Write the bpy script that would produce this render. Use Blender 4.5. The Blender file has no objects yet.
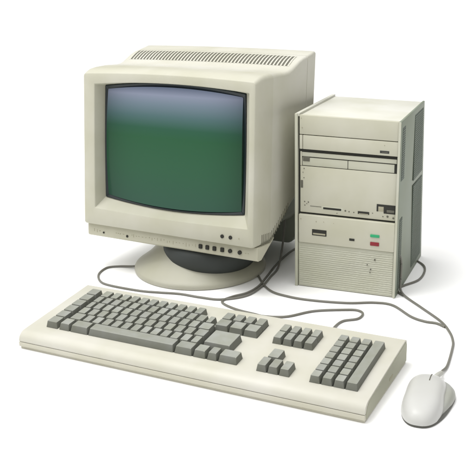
import bpy, bmesh, math, random
from mathutils import Vector, Matrix
random.seed(7)
scene = bpy.context.scene
C = scene.collection
MM = 0.001

# ------------------------------------------------------------------ materials
def plastic(name, col, rough=0.45, mottle=0.085, bump=0.05, scale=900, spec=0.4, coat=0.0, big=14.0):
    m = bpy.data.materials.new(name); m.use_nodes = True
    nt = m.node_tree; N = nt.nodes; L = nt.links
    b = N['Principled BSDF']
    b.inputs['Roughness'].default_value = rough
    b.inputs['Specular IOR Level'].default_value = spec
    b.inputs['Coat Weight'].default_value = coat
    tc = N.new('ShaderNodeTexCoord')
    n1 = N.new('ShaderNodeTexNoise'); n1.inputs['Scale'].default_value = big; n1.inputs['Detail'].default_value = 5
    n2 = N.new('ShaderNodeTexNoise'); n2.inputs['Scale'].default_value = scale; n2.inputs['Detail'].default_value = 2
    L.new(tc.outputs['Object'], n1.inputs['Vector']); L.new(tc.outputs['Object'], n2.inputs['Vector'])
    r = N.new('ShaderNodeValToRGB')
    r.color_ramp.elements[0].position = 0.3; r.color_ramp.elements[1].position = 0.7
    r.color_ramp.elements[0].color = [c*(1-mottle) for c in col[:2]] + [col[2]*(1-mottle*1.9), 1]
    r.color_ramp.elements[1].color = [min(1, c*(1+mottle*.5)) for c in col] + [1]
    L.new(n1.outputs['Fac'], r.inputs['Fac']); L.new(r.outputs['Color'], b.inputs['Base Color'])
    rr = N.new('ShaderNodeMapRange'); rr.inputs['To Min'].default_value = rough-.06; rr.inputs['To Max'].default_value = rough+.08
    L.new(n1.outputs['Fac'], rr.inputs['Value']); L.new(rr.outputs['Result'], b.inputs['Roughness'])
    bp = N.new('ShaderNodeBump'); bp.inputs['Strength'].default_value = bump; bp.inputs['Distance'].default_value = 0.0006
    L.new(n2.outputs['Fac'], bp.inputs['Height']); L.new(bp.outputs['Normal'], b.inputs['Normal'])
    return m

M = {}
M['beige']   = plastic('beige_plastic', (.54, .53, .47))
M['bezel']   = plastic('bezel_plastic', (.505, .495, .42))
M['strip']   = plastic('strip_plastic', (.475, .462, .375))
M['foot']    = plastic('foot_plastic', (.42, .412, .345))
M['tower']   = plastic('tower_front_plastic', (.53, .52, .435))
M['towerp']  = plastic('tower_panel_plastic', (.52, .52, .44))
M['steel']   = plastic('painted_steel', (.62, .615, .565), rough=.5)
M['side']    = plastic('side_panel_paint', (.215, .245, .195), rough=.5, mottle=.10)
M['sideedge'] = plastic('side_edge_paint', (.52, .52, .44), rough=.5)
M['ventd']   = plastic('vent_dark', (.075, .095, .078), rough=.7)
M['dark']    = plastic('dark_recess', (.03, .03, .027), rough=.8, mottle=.2)
M['gap_shade']    = plastic('key_gap_shade_dark', (.025, .027, .023), rough=.8, mottle=.2)
M['louvre']  = plastic('louvre_paint', (.165, .195, .16), rough=.6)
M['relief']  = plastic('strain_relief_grey', (.42, .42, .39), rough=.45)
M['rear_shade']    = plastic('rear_cover_shade', (.27, .29, .25), rough=.6)
M['shade_neck']    = plastic('neck_shade_dark', (.042, .048, .047), rough=.7)
M['sideslot'] = plastic('side_slot', (.20, .195, .155), rough=.8)
M['key_shade']   = plastic('keycap_side_shade', (.155, .16, .142), rough=.55, mottle=.10, big=60)
M['slot']    = plastic('slot_gap', (.125, .122, .10), rough=.8)
M['mark']    = plastic('print_marks', (.36, .34, .255), rough=.7)
M['blackp']  = plastic('black_plastic', (.03, .032, .03), rough=.4)
M['frame']   = plastic('screen_frame_black', (.012, .02, .024), rough=.35)
M['key']     = plastic('grey_keycap', (.265, .272, .248), rough=.5, mottle=.10, big=60)
M['keyl']    = plastic('grey_keycap_pale', (.30, .308, .282), rough=.5, mottle=.10, big=60)
M['board']   = plastic('keyboard_top', (.545, .532, .475), rough=.42)
M['tray']    = plastic('keyboard_tray', (.53, .512, .435), rough=.5)
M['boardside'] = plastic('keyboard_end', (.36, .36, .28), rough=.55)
M['mouse']   = plastic('mouse_shell', (.50, .50, .485), rough=.36, mottle=.03, bump=.02, coat=.06)
M['mouseshade'] = plastic('mouse_side_shade', (.34, .345, .325), rough=.42)
M['mousebase'] = plastic('mouse_base', (.09, .09, .08), rough=.5)
M['cable']   = plastic('cable_grey', (.175, .17, .155), rough=.4, mottle=.12)
M['cabled']  = plastic('cable_dark_grey', (.11, .115, .105), rough=.5, mottle=.12)
M['green']   = plastic('green_button', (.03, .36, .16), rough=.35, mottle=.1)
M['red']     = plastic('red_button', (.24, .02, .03), rough=.35, mottle=.1)
M['floor']   = plastic('white_paper', (.93, .93, .927), rough=.9, mottle=.004, bump=.0, spec=.05)

def screen_material():
    m = bpy.data.materials.new('crt_screen'); m.use_nodes = True
    nt = m.node_tree; N = nt.nodes; L = nt.links; b = N['Principled BSDF']
    b.inputs['Base Color'].default_value = (.01, .018, .014, 1)
    b.inputs['Roughness'].default_value = .12
    b.inputs['Specular IOR Level'].default_value = .12
    at = N.new('ShaderNodeAttribute'); at.attribute_name = 'screen_pos'   # r = across, g = up
    sx = N.new('ShaderNodeSeparateXYZ'); L.new(at.outputs['Vector'], sx.inputs[0])
    r = N.new('ShaderNodeValToRGB'); cr = r.color_ramp
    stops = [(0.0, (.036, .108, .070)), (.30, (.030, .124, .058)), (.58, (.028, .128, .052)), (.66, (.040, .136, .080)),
             (.76, (.115, .205, .215)), (.86, (.235, .30, .375)), (.93, (.345, .375, .50)), (1.0, (.13, .155, .235))]  # lavender upper stops: partly a sky reflection painted into the emission
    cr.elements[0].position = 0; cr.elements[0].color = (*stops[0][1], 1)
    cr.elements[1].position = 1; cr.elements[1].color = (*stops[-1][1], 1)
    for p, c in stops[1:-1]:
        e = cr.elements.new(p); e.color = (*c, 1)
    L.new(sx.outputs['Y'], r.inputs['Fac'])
    # emission a little weaker towards the sides of the tube
    v = N.new('ShaderNodeMath'); v.operation = 'MULTIPLY_ADD'; v.inputs[1].default_value = 2; v.inputs[2].default_value = -1
    L.new(sx.outputs['X'], v.inputs[0])
    p = N.new('ShaderNodeMath'); p.operation = 'POWER'; p.inputs[1].default_value = 4
    a = N.new('ShaderNodeMath'); a.operation = 'ABSOLUTE'; L.new(v.outputs[0], a.inputs[0]); L.new(a.outputs[0], p.inputs[0])
    q = N.new('ShaderNodeMath'); q.operation = 'MULTIPLY_ADD'; q.inputs[1].default_value = -.44; q.inputs[2].default_value = 1.0
    L.new(p.outputs[0], q.inputs[0])
    mx = N.new('ShaderNodeVectorMath'); mx.operation = 'SCALE'
    L.new(r.outputs['Color'], mx.inputs[0]); L.new(q.outputs[0], mx.inputs['Scale'])
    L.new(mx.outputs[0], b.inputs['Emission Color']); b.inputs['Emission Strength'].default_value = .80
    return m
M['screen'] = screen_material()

# ------------------------------------------------------------------ mesh helpers (millimetres)
def merge(bm, t):
    me = bpy.data.meshes.new('t'); t.to_mesh(me); t.free(); bm.from_mesh(me); bpy.data.meshes.remove(me)

def rbox(bm, x0, x1, y0, y1, z0, z1, b=0.6, seg=2, taper=None):
    t = bmesh.new()
    vs = [t.verts.new((x, y, z)) for z in (z0, z1) for y in (y0, y1) for x in (x0, x1)]
    for f in ((0,2,3,1),(4,5,7,6),(0,1,5,4),(2,6,7,3),(0,4,6,2),(1,3,7,5)):
        t.faces.new([vs[i] for i in f])
    if taper: taper(vs)
    if b > 0:
        bmesh.ops.bevel(t, geom=t.edges[:], offset=b, segments=seg, profile=.5, affect='EDGES', clamp_overlap=True)
    merge(bm, t)

def prism(bm, prof, x0, x1, b=0.6, seg=2):
    t = bmesh.new()
    a = [t.verts.new((x0, y, z)) for y, z in prof]; c = [t.verts.new((x1, y, z)) for y, z in prof]
    n = len(prof)
    t.faces.new(a); t.faces.new(c[::-1])
    ends = []
    for i in range(n):
        t.faces.new((a[i], c[i], c[(i+1) % n], a[(i+1) % n]))
    bmesh.ops.recalc_face_normals(t, faces=t.faces[:])
    if b > 0:
        es = [e for e in t.edges if len(e.link_faces) == 2 and e.calc_face_angle(0) > math.radians(25)]
        bmesh.ops.bevel(t, geom=es, offset=b, segments=seg, profile=.5, affect='EDGES', clamp_overlap=True)
    merge(bm, t)

def loft(bm, loops, cap0=False, cap1=False):
    vs = [[bm.verts.new(p) for p in lp] for lp in loops]
    n = len(loops[0])
    for a, c in zip(vs, vs[1:]):
        for i in range(n):
            bm.faces.new((a[i], a[(i+1) % n], c[(i+1) % n], c[i]))
    if cap0: bm.faces.new(vs[0][::-1])
    if cap1: bm.faces.new(vs[-1])
    return vs

def lathe(bm, prof, cx=0, cy=0, n=96):
    loops = [[(cx+r*math.cos(2*math.pi*i/n), cy+r*math.sin(2*math.pi*i/n), z) for i in range(n)] for r, z in prof]
    loft(bm, loops, True, True)

def disc_y(bm, cx, cz, r, y0, y1, n=20):
    """a short round pin pointing along y"""
    loops = [[(cx+q*math.cos(2*math.pi*i/n), y, cz+q*math.sin(2*math.pi*i/n)) for i in range(n)]
             for q, y in ((r, y1), (r, y0+.4), (r*.85, y0))]
    loft(bm, loops, True, True)

def catmull(pts, k=10):
    P = [Vector(p) for p in pts]; P = [P[0]*2-P[1]] + P + [P[-1]*2-P[-2]]
    out = []
    for i in range(1, len(P)-2):
        for j in range(k):
            t = j/k; a, b, c, d = P[i-1:i+3]
            out.append(.5*((2*b)+(c-a)*t+(2*a-5*b+4*c-d)*t*t+(3*b-a-3*c+d)*t**3))
    out.append(P[-2]); return out

def tube(bm, pts, r, n=12, smooth=10, r1=None):
    P = catmull(pts, smooth) if smooth else [Vector(p) for p in pts]
    loops = []; up = Vector((0, 0, 1)); m = len(P)
    for i, p in enumerate(P):
        d = (P[min(i+1, m-1)]-P[max(i-1, 0)]).normalized()
        s = d.cross(up)
        s = s.normalized() if s.length > .05 else Vector((1, 0, 0))
        u = s.cross(d).normalized()
        rr = r if r1 is None else r+(r1-r)*i/(m-1)
        loops.append([p+s*rr*math.cos(2*math.pi*k/n)+u*rr*math.sin(2*math.pi*k/n) for k in range(n)])
    loft(bm, loops, True, True)

def obj(name, bm, mat, parent=None, xf=None, sharp=35, label=None):
    """link bm (millimetres in the thing's own frame) as one mesh object in metres"""
    bmesh.ops.recalc_face_normals(bm, faces=bm.faces[:])
    if xf:
        for v in bm.verts: v.co = xf(v.co)
    for v in bm.verts: v.co = v.co*MM
    me = bpy.data.meshes.new(name); bm.to_mesh(me); bm.free()
    for p in me.polygons: p.use_smooth = True
    me.set_sharp_from_angle(angle=math.radians(sharp))
    me.materials.append(mat)
    o = bpy.data.objects.new(name, me); C.objects.link(o)
    if parent: o.parent = parent
    if label: o['label'] = label
    return o

def thing(name, label, cat, loc, rz):
    o = bpy.data.objects.new(name, None); C.objects.link(o)
    o.empty_display_size = .05
    o.location = loc; o.rotation_euler = (0, 0, rz); o['label'] = label; o['category'] = cat
    return o

def B(): return bmesh.new()

# ------------------------------------------------------------------ setting
bm = B()
S = 40000
for p in ((-S, -S, 0), (S, -S, 0), (S, S, 0), (-S, S, 0)): bm.verts.new(p)
bm.faces.new(bm.verts[:])
fl = obj('floor', bm, M['floor']); fl['kind'] = 'structure'

# ------------------------------------------------------------------ monitor
HS = 1.045
CAMH = 0.5126
mon = thing('crt_monitor', 'deep beige CRT monitor with green screen, standing on a round swivel foot', 'monitor',
            (-0.1097*HS, 1.2685*HS, 0), -0.5072)
TAU = 0.093
Z0 = (CAMH-(CAMH-0.1031)*HS)*1000
def head(v):
    w = .99-.022*max(0, min(1, v.z/234))*max(0, 1-v.y/150)
    x, y, z = v.x*w*HS, v.y*HS, v.z*HS
    c, s = math.cos(TAU), math.sin(TAU)
    return Vector((x, y*c+z*s, z*c-y*s+Z0))

def rloop(xl, xr, zb, zt, r, bt=0, bb=0, bs=0, M_=14, K=5):
    """rounded rectangle with bowed sides, (x, z) points"""
    cx, cz = (xl+xr)/2, (zb+zt)/2; hx, hz = (xr-xl)/2, (zt-zb)/2
    P = []
    def bow(x, z):
        u, w = (x-cx)/hx, (z-cz)/hz
        dz = (bt if w > 0 else -bb)*(1-u*u)*min(1, abs(w)**3)
        dx = math.copysign(bs, u)*(1-w*w)*abs(u)**3
        return (x+dx, z+dz)
    def side(a, b):
        for i in range(M_):
            t = i/M_; P.append(bow(a[0]+(b[0]-a[0])*t, a[1]+(b[1]-a[1])*t))
    def corner(ccx, ccz, a0):
        for i in range(K):
            a = a0+math.pi/2*i/K; P.append(bow(ccx+r*math.cos(a), ccz+r*math.sin(a)))
    side((xr, zb+r), (xr, zt-r)); corner(xr-r, zt-r, 0)
    side((xr-r, zt), (xl+r, zt)); corner(xl+r, zt-r, math.pi/2)
    side((xl, zt-r), (xl, zb+r)); corner(xl+r, zb+r, math.pi)
    side((xl+r, zb), (xr-r, zb)); corner(xr-r, zb+r, 1.5*math.pi)
    return P
def at_y(lp, y): return [(x, y, z) for x, z in lp]

bm = B()
loft(bm, [at_y(rloop(-127.5, 127.5, 42, 218.5, 1.2, 8, 9, 1), 21),
          at_y(rloop(-128, 128.5, 41, 219, 1.2, 8, 9, 1), 19.5),
          at_y(rloop(-134, 143, 27.0, 220.5, 1.2, 6.5, 3.2, .5), 1.2),
          at_y(rloop(-134.8, 143.8, 26.3, 221.2, 1.4, 6.5, 3, .5), 0.1),
          at_y(rloop(-135.6, 144.6, 25.5, 222.0, 1.8, 6.5, 3, .5), -.2),
          at_y(rloop(-154.6, 152.2, .2, 235.0, 3.5, 3.8, 0), -.2),
          at_y(rloop(-155.4, 153.0, -.5, 235.9, 4, 3.9, 0), .2),
          at_y(rloop(-155.8, 153.6, -1, 236.5, 4.5, 4, 0), 1.1),
          at_y(rloop(-156.2, 155.2, -1.5, 239.2, 5.5, 4, 0), 5.5),
          at_y(rloop(-156.4, 156.4, -1.8, 242.4, 6.5, 3.6, 0), 12),
          at_y(rloop(-156.7, 156.8, -2, 245, 8, 2.8, 0), 25),
          at_y(rloop(-157, 157, -2, 247, 9, 1.8, 0), 47)])
obj('bezel', bm, M['bezel'], mon, head)

bm = B()
H_ = [(47, -2, 247, 0), (66, 9, 247.3, 0), (83, 22, 247.4, 0), (96, 31, 249, 0), (107, 39, 252.3, 0), (118, 47, 257.3, 0), (130, 54, 263, 0), (142, 60, 267, 0),
      (154.6, 66, 269.8, 0), (155.2, 66, 269.8, 1.1), (156.2, 66, 270.2, 1.1), (156.8, 67, 270.4, 0), (170, 71, 273.6, 0), (182, 74, 276.6, 0), (185.5, 76, 277.2, .8), (187, 78, 276.5, 2.5),
      (188, 82, 270, 12)]
loft(bm, [at_y(rloop(-157-.012*(y-47)+i, 157+.012*(y-47)-i, zb+i, zt-i, 9-5*min(1, (y-47)/90), 1.8, 0), y) for y, zb, zt, i in H_], False, True)
hous = obj('housing', bm, M['beige'], mon, head, sharp=40)
# the narrower tube cover behind it
bm = B()
loft(bm, [at_y(rloop(-128+i, 128-i, zb, zt, 14), y) for y, i, zb, zt in ((60, 6, 12, 120), (90, 1, 4, 150), (186, 0, 4, 236), (197, 0, 4, 235), (198, 0, -38, 235), (240, 5, -38, 228), (280, 22, -30, 214), (296, 30, -22, 204), (301, 38, -14, 196))], True, True)
obj('tube_cover', bm, M['rear_shade'], mon, head)  # dark tone and dropped step add shade to the gap beside the tower

# top ventilation slots: dark bed on the rise of the housing and ribs standing over it
def top_z(y):
    for a, b in zip(H_, H_[1:]):
        if a[0] <= y <= b[0]: return a[2]+(b[2]-a[2])*(y-a[0])/(b[0]-a[0])
def crown(x): return 1.8*(1-(x/157)**2)
bm = B()
ys = [113, 118, 124, 130, 136, 142, 147]; xs = [-146+i*(292/40) for i in range(41)]
g = [[bm.verts.new((x+(y-113)*-.10, y, top_z(y)+crown(x)+.30)) for x in xs] for y in ys]
for a, b in zip(g, g[1:]):
    for i in range(40): bm.faces.new((a[i], a[i+1], b[i+1], b[i]))
vent = obj('top_vent', bm, M['slot'], mon, head)
bm = B()
nr = 47
for k in range(nr+1):
    x = -146+k*292/nr
    ya = [112, 118, 124, 130, 136, 142, 148]
    L_ = [bm.verts.new((x-1.35+(y-113)*-.10, y, top_z(y)+crown(x)+(.9 if 112 < y < 148 else .2))) for y in ya]
    R_ = [bm.verts.new((x+1.35+(y-113)*-.10, y, top_z(y)+crown(x)+(.9 if 112 < y < 148 else .2))) for y in ya]
    l2 = [bm.verts.new((v.co.x, v.co.y, v.co.z-1.2)) for v in L_]; r2 = [bm.verts.new((v.co.x, v.co.y, v.co.z-1.2)) for v in R_]
    for i in range(len(ya)-1):
        bm.faces.new((L_[i], R_[i], R_[i+1], L_[i+1])); bm.faces.new((l2[i], L_[i], L_[i+1], l2[i+1])); bm.faces.new((R_[i], r2[i], r2[i+1], R_[i+1]))
obj('vent_ribs', bm, M['beige'], vent, head)

# slots along the lower edge of the right side
bm = B()
def low_edge(y):
    for a, b in zip(H_, H_[1:]):
        if a[0] <= y <= b[0]: return a[1]+(b[1]-a[1])*(y-a[0])/(b[0]-a[0])
    return -2
for k in range(17):
    y = 20+k*5.2; z = low_edge(y)+2.6
    rbox(bm, 155.9, 157.5+.012*max(0, y-47), y, y+1.7, z, z+15-k*.25, .2, 1)
obj('side_vent', bm, M['sideslot'], mon, head)

# control strip under the bezel
bm = B()
prism(bm, [(7, -1.7), (7, -20), (10, -22.5), (20, -22.5), (60, 3.0), (60, 5.4), (48, -1.7)], -154.5, 157.5, 1.0)
obj('control_strip', bm, M['strip'], mon, head)
for i, x in enumerate((60, 72, 84.4, 98, 111.6, 128)):
    bm = B()
    if i < 4: rbox(bm, x-2.9, x+2.9, 4.6, 9, -15.2, -8.6, .8)
    else: disc_y(bm, x, -11.8, 3.1, 4.4, 9)
    obj('control_knob', bm, M['dark'], mon, head)
for x in (101.4, 115.4):
    bm = B(); disc_y(bm, x, 10.5, 2.9, -1.6, 3)
    obj('indicator_light', bm, M['dark'], mon, head)
bm = B(); disc_y(bm, 129.5, 10.5, 1.0, -.8, 2); obj('indicator_light', bm, M['mark'], mon, head)
for x, r in ((-122.8, 1.6), (-76.5, 2.1)):
    bm = B(); disc_y(bm, x, -14.5, r, 6.0, 9, 12); obj('adjuster_hole', bm, M['dark'], mon, head)
rr = random.Random(3)
def mark(bm): obj('printed_mark', bm, M['mark'], mon, head)
x = -142
while x < 54:
    if abs(x+122.8) > 5 and abs(x+76.5) > 5 and not (-118 < x < -104):
        k = rr.random(); bm = B()
        if k < .5: rbox(bm, x, x+rr.uniform(.45, .7), 6.75, 8, -13.5-rr.uniform(0, 2.5), -10+rr.uniform(-1.5, 1), 0)
        elif k < .75: rbox(bm, x, x+rr.uniform(1.2, 2.6), 6.75, 8, -12.4, -11.7, 0)
        else: disc_y(bm, x+1.2, -12.5+rr.uniform(-1.5, 1.5), rr.uniform(.5, 1.0), 6.6, 8, 10)
        mark(bm)
    x += rr.uniform(3.6, 7)
for x in (137, 141):
    bm = B(); rbox(bm, x, x+1.6, 6.75, 8, -12.4, -11.4, 0); mark(bm)

# screen: dark surround, then the bulging tube face
def screen_loop(i, y):  # i = inset
    return at_y(rloop(-127.2+i, 127.6-i, 42.2+i*.8, 218.2-i*1.05, 1.6, 8, 9, 1.2), y)
bm = B()
loft(bm, [screen_loop(0, 21.5), screen_loop(0, 19.2), screen_loop(1.0, 18.6), screen_loop(5.0, 20.2), screen_loop(5.8, 22)])
obj('screen_frame', bm, M['frame'], mon, head)
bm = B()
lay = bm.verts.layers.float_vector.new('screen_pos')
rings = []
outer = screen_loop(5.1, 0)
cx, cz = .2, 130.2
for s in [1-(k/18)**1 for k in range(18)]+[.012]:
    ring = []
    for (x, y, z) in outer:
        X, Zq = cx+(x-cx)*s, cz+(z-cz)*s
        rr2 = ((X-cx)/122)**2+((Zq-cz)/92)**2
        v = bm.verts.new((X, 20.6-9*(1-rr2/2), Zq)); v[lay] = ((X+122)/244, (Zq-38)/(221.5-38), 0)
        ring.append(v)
    rings.append(ring)
n = len(outer)
for a, b in zip(rings, rings[1:]):
    for i in range(n): bm.faces.new((a[i], a[(i+1) % n], b[(i+1) % n], b[i]))
bm.faces.new(rings[-1])
obj('screen', bm, M['screen'], mon, head, sharp=80)

# shade neck and swivel foot (world centre -0.0635, 1.4026)
def to_local(o, wx, wy):
    d = Matrix.Rotation(-o.rotation_euler.z, 2) @ Vector((wx-o.location.x, wy-o.location.y)); return d.x*1000, d.y*1000
fx, fy = to_local(mon, -0.0635, 1.4026)
bm = B()
lathe(bm, [(108, 0), (111, 1), (112, 4), (111.6, 7), (110, 9.5), (106, 12.5), (98, 18), (89, 25), (81, 32.5), (74, 41), (69, 49), (66, 56), (60, 60)], fx, fy)
obj('swivel_foot', bm, M['foot'], mon, sharp=50)
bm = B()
lathe(bm, [(66, 14), (74, 24), (79, 34), (81, 46), (80, 55), (70, 60), (40, 96)], fx+27, fy-7)  # dark bowl set off-centre, added to stand for shade on the foot
obj('shade_neck', bm, M['shade_neck'], mon, sharp=60)

# ------------------------------------------------------------------ tower
tow = thing('computer_tower', 'beige desktop tower case with drive bays and green and red buttons, right of the monitor', 'computer',
            (0.1668, 1.2757, 0), -0.3858)
TH = 274.0
def twarp(v):
    x, y, z = v; h = z/TH
    zz = z+h*(-.024*x+1.6-.012*y)
    xx = x-(max(0, x)/81)*(y/202)*(h*5.5-2)
    yy = y-3.6*((x+81)/162)*(1-h)*max(0, 1-y/202)
    return Vector((xx, yy, zz))
def tp(name, bm, mat, parent=None, **k): return obj(name, bm, mat, parent or tow, twarp, **k)

bm = B(); rbox(bm, -78.2, 78.2, 7, 201, 2, 271.6, 1.2); tp('case_body', bm, M['steel'])
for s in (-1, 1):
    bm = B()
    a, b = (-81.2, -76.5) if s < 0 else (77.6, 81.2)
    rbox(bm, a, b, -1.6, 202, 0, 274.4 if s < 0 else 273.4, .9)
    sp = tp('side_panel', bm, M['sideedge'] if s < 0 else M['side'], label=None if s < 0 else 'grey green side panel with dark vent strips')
    if s > 0:
        bm = B(); rbox(bm, 76.9, 80.6, -2.2, -1.3, 0.6, 272.6, .3, 1); tp('edge_trim', bm, M['sideedge'], sp)
        def vent_panel(ya, yb, za, zb):
            bm = B(); rbox(bm, 80.4, 81.45, ya, yb, za, zb, .2, 1)
            v = tp('side_vent', bm, M['ventd'], sp)
            bm = B(); z = za+3
            while z < zb-3:
                rbox(bm, 81.2, 81.85, ya+2, yb-2, z, z+1.3, 0); z += 3.4
            tp('louvre', bm, M['louvre'], v)
        vent_panel(8, 32, 182, 262); vent_panel(10, 30, 8, 122)
        vent_panel(112, 190, 158, 264); vent_panel(112, 190, 10, 150)
# left panel's folded top lip
bm = B(); rbox(bm, -79.6, -74, .5, 201, 270, 275.0, .6); tp('top_lip', bm, M['steel'])
bm = B(); rbox(bm, -75.8, 77.2, 3, 9, 3, 271, .3, 1); tp('front_frame', bm, M['dark'])

bm = B(); rbox(bm, -73.8, 77, -.6, 6, 243.6, 272.6, .9); tp('blank_cover', bm, M['tower'])
bm = B(); rbox(bm, -68.3, 77, -.8, 6, 221.2, 242.6, .8); tp('drive_cover', bm, M['tower'])
bm = B(); rbox(bm, -73.8, -69.1, -.4, 6, 221.2, 242.6, .6); tp('cover_tab', bm, M['tower'])
bm = B(); rbox(bm, 50.4, 64.2, -1.1, 2, 224.6, 228.6, .2, 1); tp('badge_slot', bm, M['blackp'])
bm = B()
rbox(bm, 53, 62, -1.3, 1, 225.9, 226.9, 0)
tp('badge_marks', bm, M['slot'])
for x, z, r in ((-69.5, 253.5, .9), (57, 236.5, .7), (-71, 268, .6)):
    bm = B(); disc_y(bm, x, z, r, -1.1, 3, 10); tp('screw', bm, M['mark'])

# drive bay, set back behind the cover
bm = B(); rbox(bm, -70.5, 75.5, 1.9, 7, 209.6, 216.2, .6); tp('bay_rail', bm, M['towerp'])
bm = B(); rbox(bm, -70, 1.0, 2.8, 7, 195.5, 208.2, .5); tp('bay_shutter', bm, M['towerp'])
bm = B(); rbox(bm, 1.9, 72, 2.8, 7, 195.5, 208.2, .5); tp('bay_shutter', bm, M['towerp'])
bm = B(); rbox(bm, -69, -58.5, 1.8, 6, 202.2, 210.0, .3); tp('bay_latch', bm, M['slot'])
bm = B(); rbox(bm, -73.2, 76.8, 1.6, 7, 122.0, 194.6, .9); fp = tp('floppy_panel', bm, M['tower'])
bm = B(); rbox(bm, -73.2, -70.6, 1.9, 7, 195, 217, .4); tp('bay_bracket', bm, M['tower'])
bm = B(); rbox(bm, -72.4, -68.6, 1.2, 4, 160.5, 172.5, .3); tp('eject_latch', bm, M['slot'], fp)
for x, z, r in ((-67, 191, .8), (-67.2, 176.5, .8), (-68.8, 185, .6), (-66, 139, 1.0), (-60, 138.6, 1.1), (-65.6, 133.4, .9), (-62.5, 136, .7), (-.8, 130.6, 1.4), (5, 129.8, 1.0), (12.5, 129.4, .9), (-14, 125.4, .7),
                (41.5, 131.2, .7), (57.5, 127.6, .9), (64.5, 128.2, 1.7), (73.3, 126.6, 1.5)):
    bm = B(); disc_y(bm, x, z, r, 1.0, 4, 10); tp('screw', bm, M['slot'], fp)
bm = B(); rbox(bm, -36, -7.2, 1.0, 3, 129.8, 133.0, .4); rbox(bm, -34, -9, .7, 2, 131, 131.5, 0); tp('disk_slot', bm, M['dark'], fp)
bm = B(); rbox(bm, -38.5, -4.8, 1.35, 3, 128.4, 134.4, .3); tp('slot_frame', bm, M['towerp'], fp)
bm = B(); rbox(bm, -57, -39, 1.3, 3, 132.4, 133.1, 0); tp('panel_line', bm, M['slot'], fp)
bm = B(); rbox(bm, 18.8, 36.4, 1.0, 3, 127.9, 132.3, .4); tp('disk_slot', bm, M['dark'], fp)
bm = B(); rbox(bm, 20.4, 35, .7, 2, 128.4, 129.3, 0); tp('slot_frame', bm, M['mark'], fp)
bm = B(); rbox(bm, 47.6, 76, 1.1, 3, 143.0, 146.2, .3); rbox(bm, 58.5, 76, 1.0, 3, 132.6, 143.4, .3); rbox(bm, 47.6, 50, 1.12, 3, 135, 143.4, 0)
pt = tp('port_recess', bm, M['dark'], fp)
bm = B(); rbox(bm, 50.2, 58.2, .9, 3, 135.4, 142.6, .3); tp('port_tab', bm, M['mark'], pt)
bm = B(); rbox(bm, 63, 74.6, .6, 2, 134.6, 138.6, .3); tp('port_lever', bm, M['slot'], pt)

# control panel
bm = B(); rbox(bm, -74.8, 77, -2.2, 7, 73.6, 119.2, 1.5, 3); cp = tp('control_panel', bm, M['tower'])
bm = B(); rbox(bm, -52.6, -29.2, -2.7, 0, 87.4, 97.2, .4); tp('display_window', bm, M['dark'], cp)
bm = B(); rbox(bm, -50.8, -31, -3.0, -1, 89, 91.6, .2, 1); tp('window_bar', bm, M['mark'], cp)
bm = B(); rbox(bm, 7.2, 15.4, -2.8, 0, 85.2, 88.8, .3); tp('key_lock', bm, M['dark'], cp)
bm = B(); rbox(bm, 40, 54, -3.8, 0, 94.8, 99.0, .6); tp('power_button', bm, M['green'], cp, label='green rectangular button')
bm = B(); rbox(bm, 40.2, 53.8, -3.8, 0, 81.4, 87.0, .6); tp('reset_button', bm, M['red'], cp, label='dark red rectangular button')
for x, z, r in ((-71, 112, .8), (-46, 110, .8), (-34, 110.5, .6), (-18, 110, .5)):
    bm = B(); disc_y(bm, x, z, r, -2.7, 0, 10); tp('screw', bm, M['mark'], cp)

# lower grille: wavy horizontal ridges on a backing sheet
bm = B(); rbox(bm, -75.4, 77, .4, 7, 1, 73, .6); gr = tp('front_grille', bm, M['towerp'])
bm = B()
rg = random.Random(5)
for k in range(20):
    z = 4.8+k*3.38
    m = 46; A = []; ph = rg.uniform(0, 6)
    for i in range(m+1):
        x = -73.6+i*149/m
        zz = z+.15*math.sin(x*.33+ph)+.09*math.sin(x*1.3+ph*2)
        d = .8+.25*math.sin(x*.9+ph*3)+rg.uniform(-.12, .12)
        A.append([bm.verts.new((x, .5, zz+1.3)), bm.verts.new((x, .5-d, zz+.5)), bm.verts.new((x, .5-d*1.05, zz-.4)), bm.verts.new((x, .5, zz-.9))])
    for a, b in zip(A, A[1:]):
        for j in range(3): bm.faces.new((a[j], b[j], b[j+1], a[j+1]))
tp('grille_ridges', bm, M['towerp'], gr, sharp=60)
for x, z, r in ((47.5, 58.5, 1.3), (36, 49, .9), (41.5, 42, 1.1), (40.5, 37, .7)):
    bm = B(); disc_y(bm, x, z, r, -1.6, 1, 10); tp('grille_hole', bm, M['slot'], gr)

# ------------------------------------------------------------------ keyboard
kbd = thing('keyboard', 'wide beige keyboard with grey keys lying in front of the monitor and tower', 'keyboard',
            (-0.0809, 0.9818, 0), -0.4661)
KD, KF, KB_ = 166.5, 23.2, 35.3
SL = (KB_-KF)/KD
def kz(y): return KF+SL*y
XL, XR = -247.5, 246.5
arc = []
for i in range(9):
    a = math.pi*.5*i/8
    arc.append((15-15*math.cos(a), 11.2+(kz(13)-11.2)*math.sin(a)**.9))
bm = B()
prism(bm, [(1.2, 3.4), (0, 4.6), (0, 10.4), (4, 10.4), (4, 11.2)]+arc[0:]+[(60, kz(60)), (120, kz(120)), (163, kz(163)), (168.5, kz(163)-3), (169.5, kz(163)-9), (169.5, 3.4)], XL, XR, .8)
for v in bm.verts:                                  # ease the two upper long corners
    pass
shell = obj('keyboard_shell', bm, M['board'], kbd, sharp=50)
bm = B(); rbox(bm, XL+.6, XR-.6, 2.2, 168.5, 0, 3.3, .5); obj('bottom_tray', bm, M['tray'], kbd)
bm = B(); rbox(bm, XL-.15, XR+.15, -.35, 3.6, 4.2, 10.2, .5); obj('front_strip', bm, M['tray'], kbd)
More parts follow.
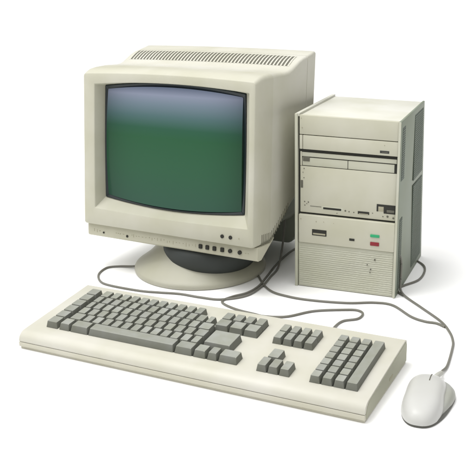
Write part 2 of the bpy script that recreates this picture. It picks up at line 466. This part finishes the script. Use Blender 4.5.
# darker end cheek on the right
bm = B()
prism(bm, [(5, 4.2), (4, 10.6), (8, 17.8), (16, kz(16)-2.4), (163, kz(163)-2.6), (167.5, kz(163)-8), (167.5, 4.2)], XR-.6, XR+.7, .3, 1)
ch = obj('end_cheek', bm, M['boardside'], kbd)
bm = B(); rbox(bm, XR+.5, XR+1.0, 92, 106, 10, 14, .2, 1); obj('cheek_mark', bm, M['mark'], ch)

def keycap(x0, x1, y0, y1, h=8.8, sx=1.5, f=1.7, bk=.5, dish=.4):
    bm = B()
    def ring(ax0, ax1, ay0, ay1, up, r):
        pts = []
        for cx_, cy_, a0 in ((ax1-r, ay1-r, 0), (ax0+r, ay1-r, 90), (ax0+r, ay0+r, 180), (ax1-r, ay0+r, 270)):
            for i in range(4):
                a = math.radians(a0+30*i); px, py = cx_+r*math.cos(a), cy_+r*math.sin(a)
                pts.append((px, py, kz(py)+up))
        return pts
    L_ = [ring(x0, x1, y0, y1, .2, .5), ring(x0+.15, x1-.15, y0+.2, y1-.1, 1.4, .7),
          ring(x0+sx*.85, x1-sx*.85, y0+f*.85, y1-bk*.85, h-.7, 1.1), ring(x0+sx, x1-sx, y0+f, y1-bk, h-.15, 1.2),
          ring(x0+sx+.6, x1-sx-.6, y0+f+.6, y1-bk-.5, h, 1.2),
          ring(x0+sx+1.6, x1-sx-1.6, y0+f+1.8, y1-bk-1.4, h-dish, 1.2)]
    loft(bm, L_, True, True)
    return bm
kr = random.Random(11)
def key(name, x0, x1, y0, y1, gap=.6, **k):
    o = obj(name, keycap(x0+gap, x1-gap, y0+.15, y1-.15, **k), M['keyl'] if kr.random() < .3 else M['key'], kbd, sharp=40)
    o.data.materials.append(M['key_shade'])             # darker grey side faces: shade between the keys painted in
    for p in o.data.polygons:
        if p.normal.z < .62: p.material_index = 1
    return o
def gap_shade(x0, x1, y0, y1):
    bm = B()
    rbox(bm, x0, x1, y0, y1, 0, 1, 0)
    for v in bm.verts: v.co.z = kz(v.co.y)+(.35 if v.co.z > .5 else -1)
    obj('key_gap_shade', bm, M['gap_shade'], kbd)  # raised dark plate that paints shade into the gaps between keys

Rw = [28.5, 47.2, 65.6, 84.0, 102.4, 120.8, 139.6]
gap_shade(-221, -203.2, 29, 139); gap_shade(-202.5, 10, 48, 103); gap_shade(-202.5, -3, 103, 121); gap_shade(-202.5, -28, 121, 139)
gap_shade(-200, 70, 29.5, 47.4); gap_shade(10.5, 51, 49, 85)
for r in range(6):
    key('function_key', -222, -202.4, Rw[r], Rw[r+1])
x = -200.6
for w in (18, 29):
    key('modifier_key', x, x+w, Rw[0], Rw[1], f=3, gap=.9); x += w+.8
key('space_bar', -152, -19.5, Rw[0], Rw[1], h=9.2, f=3.4, dish=.1)
for a, b in ((-18.6, 8), (8.8, 27.8), (28.6, 43.8), (44.6, 72)):
    key('modifier_key', a, b, Rw[0], Rw[1], h=8.8, f=3, gap=1.0)
ends = {1: 7, 2: 7, 3: 5, 4: -2, 5: -27}
starts = {1: 24, 2: 19, 3: 15.5, 4: 17, 5: 20}
for r in range(1, 6):
    x = -197.6; w = starts[r]-3; first = True
    while True:
        if ends[r]-(x+w) < 11: w = ends[r]-x
        key('letter_key', x, x+w, Rw[r], Rw[r+1], gap=1.0, sx=1.5, f=1.3)
        x += w; w = 15.4; first = False
        if x >= ends[r]-1: break
key('enter_key', 11, 52, 50, 86, h=10, dish=.2, sx=2.2, f=3)
# upper right cluster of the main field
gap_shade(3, 66, 100, 138)
for r in range(2):
    for c in range(4 if r else 3):
        w = 64.6/(4 if r else 3); key('navigation_key', 2+c*w, 2+(c+1)*w, 99.6+r*19.6, 99.6+(r+1)*19.6, gap=1.0, f=1.5)
gap_shade(89.5, 145, 96, 134)
for r in range(2):
    for c in range(4): key('navigation_key', 88.6+c*14.45, 88.6+(c+1)*14.45, 95.2+r*19.8, 95.2+(r+1)*19.8, gap=1.0, f=1.5)
gap_shade(99, 142, 26.5, 47)
for c in range(3): key('arrow_key', 98.2+c*15.2, 98.2+(c+1)*15.2, 25.6, 47.4, gap=1.0, f=1.5)
key('arrow_key', 98.2+4, 98.2+4+18.4, 47.8, 70.5, gap=1.0, f=1.5)
gap_shade(168.8, 228, 25.5, 133)
for c in range(3):
    for r in range(7): key('numpad_key', 168+c*15.25, 168+(c+1)*15.25, 24.8+r*15.5, 24.8+(r+1)*15.5, gap=1.0, f=1.4)
key('numpad_enter_key', 168+3*15.25, 229.6, 24.8, 24.8+6*18.1, gap=.5, dish=.2)

# ------------------------------------------------------------------ mouse
mou = thing('mouse', 'glossy white computer mouse with one seam line, right of the keyboard', 'mouse', (0.2215, 0.911, 0), -0.34)
ML, MW = 57.0, 25.5
def outline(s, z, flare=0, left=1.0):
    P = []
    for i in range(80):
        a = 2*math.pi*i/80; ca, sa = math.cos(a), math.sin(a)
        e = 2/2.5
        x = MW*math.copysign(abs(ca)**e, ca); y = ML*math.copysign(abs(sa)**e, sa)
        t = y/ML
        x *= 1+.03*t-.06*math.exp(-((t-.1)/.4)**2)
        X = x*s*(left if ca < 0 else 1)-6
        if ca > 0: X += flare*ca**.8*math.exp(-((t-.40)/(1.0 if t > .4 else .80))**2)
        P.append((X, y*s, z))
    return P
bm = B(); loft(bm, [outline(.955, 0.0, 8), outline(.985, .8, 10), outline(.985, 2.6, 10.5), outline(.96, 4.5, 10)], True, True)
obj('mouse_base', bm, M['mousebase'], mou)
def flank_shade_loop(so, z, fl):
    P = []
    for (x, y, _), (xs, ys, _) in zip(outline(so, 0, fl), outline(1, 0)):
        t = ys/ML; wt = math.exp(-((t-.40)/(1.3 if t > .4 else 1.05))**2)*max(0, min(1, (xs+6)/MW*3))
        k = .86+.14*wt
        P.append(((x+6)*k-6, y*k, 2.8+(z-2.8)*wt*(1-.25*max(0, t))))
    return P
bm = B(); loft(bm, [flank_shade_loop(.975, 2.85, 9.6), flank_shade_loop(.985, 4, 10.4), flank_shade_loop(.98, 8, 10), flank_shade_loop(.96, 11.5, 7.6), flank_shade_loop(.93, 13.5, 5), flank_shade_loop(.88, 13.6, 1), flank_shade_loop(.7, 12.5, 0)], True, True)
obj('flank_shade', bm, M['mouseshade'], mou)  # grey tone paints shading onto the right flank of the mouse
def mtop(s): return 3.4+19.5*(1-abs(s)**4.0)**.5
def mtilt(t): return 1-.13*max(0, t)**2-.10*max(0, -t)**2
bm = B()
loops = []
for s in (1.0, .998, .993, .984, .97, .95, .92, .88, .83, .76, .67, .56, .43, .28, .12):
    loops.append([(x, y, 3.4+(mtop(s)-3.4)*mtilt(y/ML)) for x, y, z in outline(s, 0)])
loft(bm, loops, True, True)
obj('mouse_shell', bm, M['mouse'], mou, sharp=75)
def shell_z(x, y):
    s = (abs((x+6)/MW)**2.5+abs(y/ML)**2.5)**(1/2.5)
    return 3.4+(mtop(min(1, s))-3.4)*mtilt(y/ML)
bm = B(); tube(bm, [(-3.5, y, shell_z(-3.5, y)+.02) for y in (54.5, 53, 50, 46, 42, 37, 31, 25, 19)], .62, 8, 4)
obj('button_seam', bm, M['slot'], mou)
bm = B()
tube(bm, [(0, 48, 9), (1, 56, 9.4), (2.6, 63, 9), (5, 72, 7.4)], 4.2, 14, 6, 3.0)
obj('strain_relief', bm, M['relief'], mou)

# ------------------------------------------------------------------ cables (world, millimetres)
def cable(name, label, pts, r=2.1, mat='cable'):
    p = [(q[0], q[1], q[2] if len(q) > 2 else r+.05) for q in pts]
    x0, y0, _ = p[0]
    bm = B(); tube(bm, [(a-x0, b-y0, c) for a, b, c in p], r, 12, 12)
    o = obj(name, bm, M[mat]); o.location = (x0*MM, y0*MM, 0); o['label'] = label; o['category'] = 'cable'
    return o
cable('monitor_cable', 'grey cable looping out left of the round monitor foot and back under the monitor',
      [(-165, 1399, 6), (-182, 1404, 3.5), (-203, 1410), (-224, 1404), (-233.5, 1374), (-226, 1340), (-207, 1320), (-158, 1294), (-124, 1284), (-92, 1276), (-60, 1260),
       (-27, 1249), (12, 1262), (38, 1300), (54, 1343), (68, 1380, 4), (77, 1404, 35), (82, 1420, 80), (80, 1432, 120)], 1.8)
cable('keyboard_cable', 'thin grey cable looping behind the back edge of the keyboard',
      [(124, 1064, 17), (127, 1095, 12), (136, 1135, 3), (150, 1156), (172, 1163), (182, 1180), (177, 1193), (161, 1197), (112, 1195), (70, 1177), (38, 1180), (22, 1190), (-3, 1208), (-22, 1230),
       (-24, 1245), (-8, 1258.5, 2.6), (14, 1274), (32, 1300), (47, 1342), (66, 1400), (88, 1452), (110, 1490), (140, 1530)], 1.8)
cable('signal_cable', 'grey cable running from under the monitor along the foot of the tower',
      [(42, 1452, 110), (36, 1440, 60), (32, 1416, 14), (34, 1350), (49, 1284), (78, 1254), (115, 1236), (165, 1223), (205, 1222), (231, 1210), (250, 1166), (266, 1148), (281, 1140.5), (290.3, 1127)], 1.8)
cable('power_cable', 'short grey cable curving out from behind the right side of the tower',
      [(285, 1440, 12), (303, 1414), (313, 1378), (307, 1345), (290, 1311), (264, 1290), (252, 1278), (249, 1264), (254, 1248)], 1.8)
mcos, msin = math.cos(-.34), math.sin(-.34)
ex, ey = 221.5+mcos*5-msin*72, 911+msin*5+mcos*72
cable('mouse_cable', 'grey cable running from the mouse up to the right front corner of the tower',
      [(ex-1.2, ey-4, 7.8), (ex+3.5, ey+10, 4.6), (ex+15, ey+30, 2.3), (284, 1058), (290, 1080), (292.5, 1108), (289, 1146), (272, 1198), (256, 1243, 2.6), (252, 1262, 8), (252.5, 1264, 28), (252.4, 1264, 50), (249.5, 1264.5, 61), (244, 1266, 64)], 1.8)

# ------------------------------------------------------------------ camera
F = 872.3755; P = 0.3172; RO = -0.0237
cam = bpy.data.cameras.new('camera'); co = bpy.data.objects.new('camera', cam); C.objects.link(co)
cam.sensor_width = 36; cam.lens = 36*F/474; cam.clip_start = .02; cam.clip_end = 200
f = Vector((0, math.cos(P), -math.sin(P))); r0 = Vector((1, 0, 0)); u0 = Vector((0, math.sin(P), math.cos(P)))
r_ = r0*math.cos(RO)+u0*math.sin(RO); u_ = -r0*math.sin(RO)+u0*math.cos(RO)
m4 = Matrix((( r_.x, u_.x, -f.x, 0), (r_.y, u_.y, -f.y, 0), (r_.z, u_.z, -f.z, CAMH), (0, 0, 0, 1)))
co.matrix_world = m4
scene.camera = co

# ------------------------------------------------------------------ light: white studio dome, soft boxes
w = bpy.data.worlds.new('World'); scene.world = w; w.use_nodes = True
nt = w.node_tree; N = nt.nodes; L = nt.links
bg = N['Background']
tc = N.new('ShaderNodeTexCoord'); sp = N.new('ShaderNodeSeparateXYZ'); L.new(tc.outputs['Generated'], sp.inputs[0])
rp = N.new('ShaderNodeMapRange'); rp.inputs['From Min'].default_value = 0; rp.inputs['From Max'].default_value = .9
rp.inputs['To Min'].default_value = .05; rp.inputs['To Max'].default_value = 1.95
pz = N.new('ShaderNodeMath'); pz.operation = 'POWER'; pz.inputs[1].default_value = 1.6; pz.use_clamp = True
L.new(sp.outputs['Z'], pz.inputs[0]); L.new(pz.outputs[0], rp.inputs['Value'])
rx = N.new('ShaderNodeMapRange'); rx.inputs['From Min'].default_value = -.9; rx.inputs['From Max'].default_value = .9
rx.inputs['To Min'].default_value = 1.5; rx.inputs['To Max'].default_value = .54       # brighter to the left
L.new(sp.outputs['X'], rx.inputs['Value'])
mu = N.new('ShaderNodeMath'); mu.operation = 'MULTIPLY'; L.new(rp.outputs[0], mu.inputs[0]); L.new(rx.outputs[0], mu.inputs[1])
bg.inputs['Color'].default_value = (1, .995, .985, 1); L.new(mu.outputs[0], bg.inputs['Strength'])

def area(name, loc, target, size, power, col=(1, 1, 1)):
    l = bpy.data.lights.new(name, 'AREA'); l.shape = 'SQUARE'; l.size = size; l.energy = power; l.color = col
    o = bpy.data.objects.new(name, l); C.objects.link(o); o.location = loc
    d = Vector(target)-Vector(loc); o.rotation_euler = d.to_track_quat('-Z', 'Y').to_euler()
    return o
area('key_light', (-1.8, 0.5, 2.0), (0, 1.2, .1), .9, 6, (1, .99, .97))
area('overhead_light', (-.7, 1.0, 2.6), (0, 1.2, .1), 1.0, 30, (1, .995, .98))

scene.view_settings.view_transform = 'Standard'
scene.view_settings.look = 'None'
scene.view_settings.exposure = 0
scene.view_settings.gamma = 1
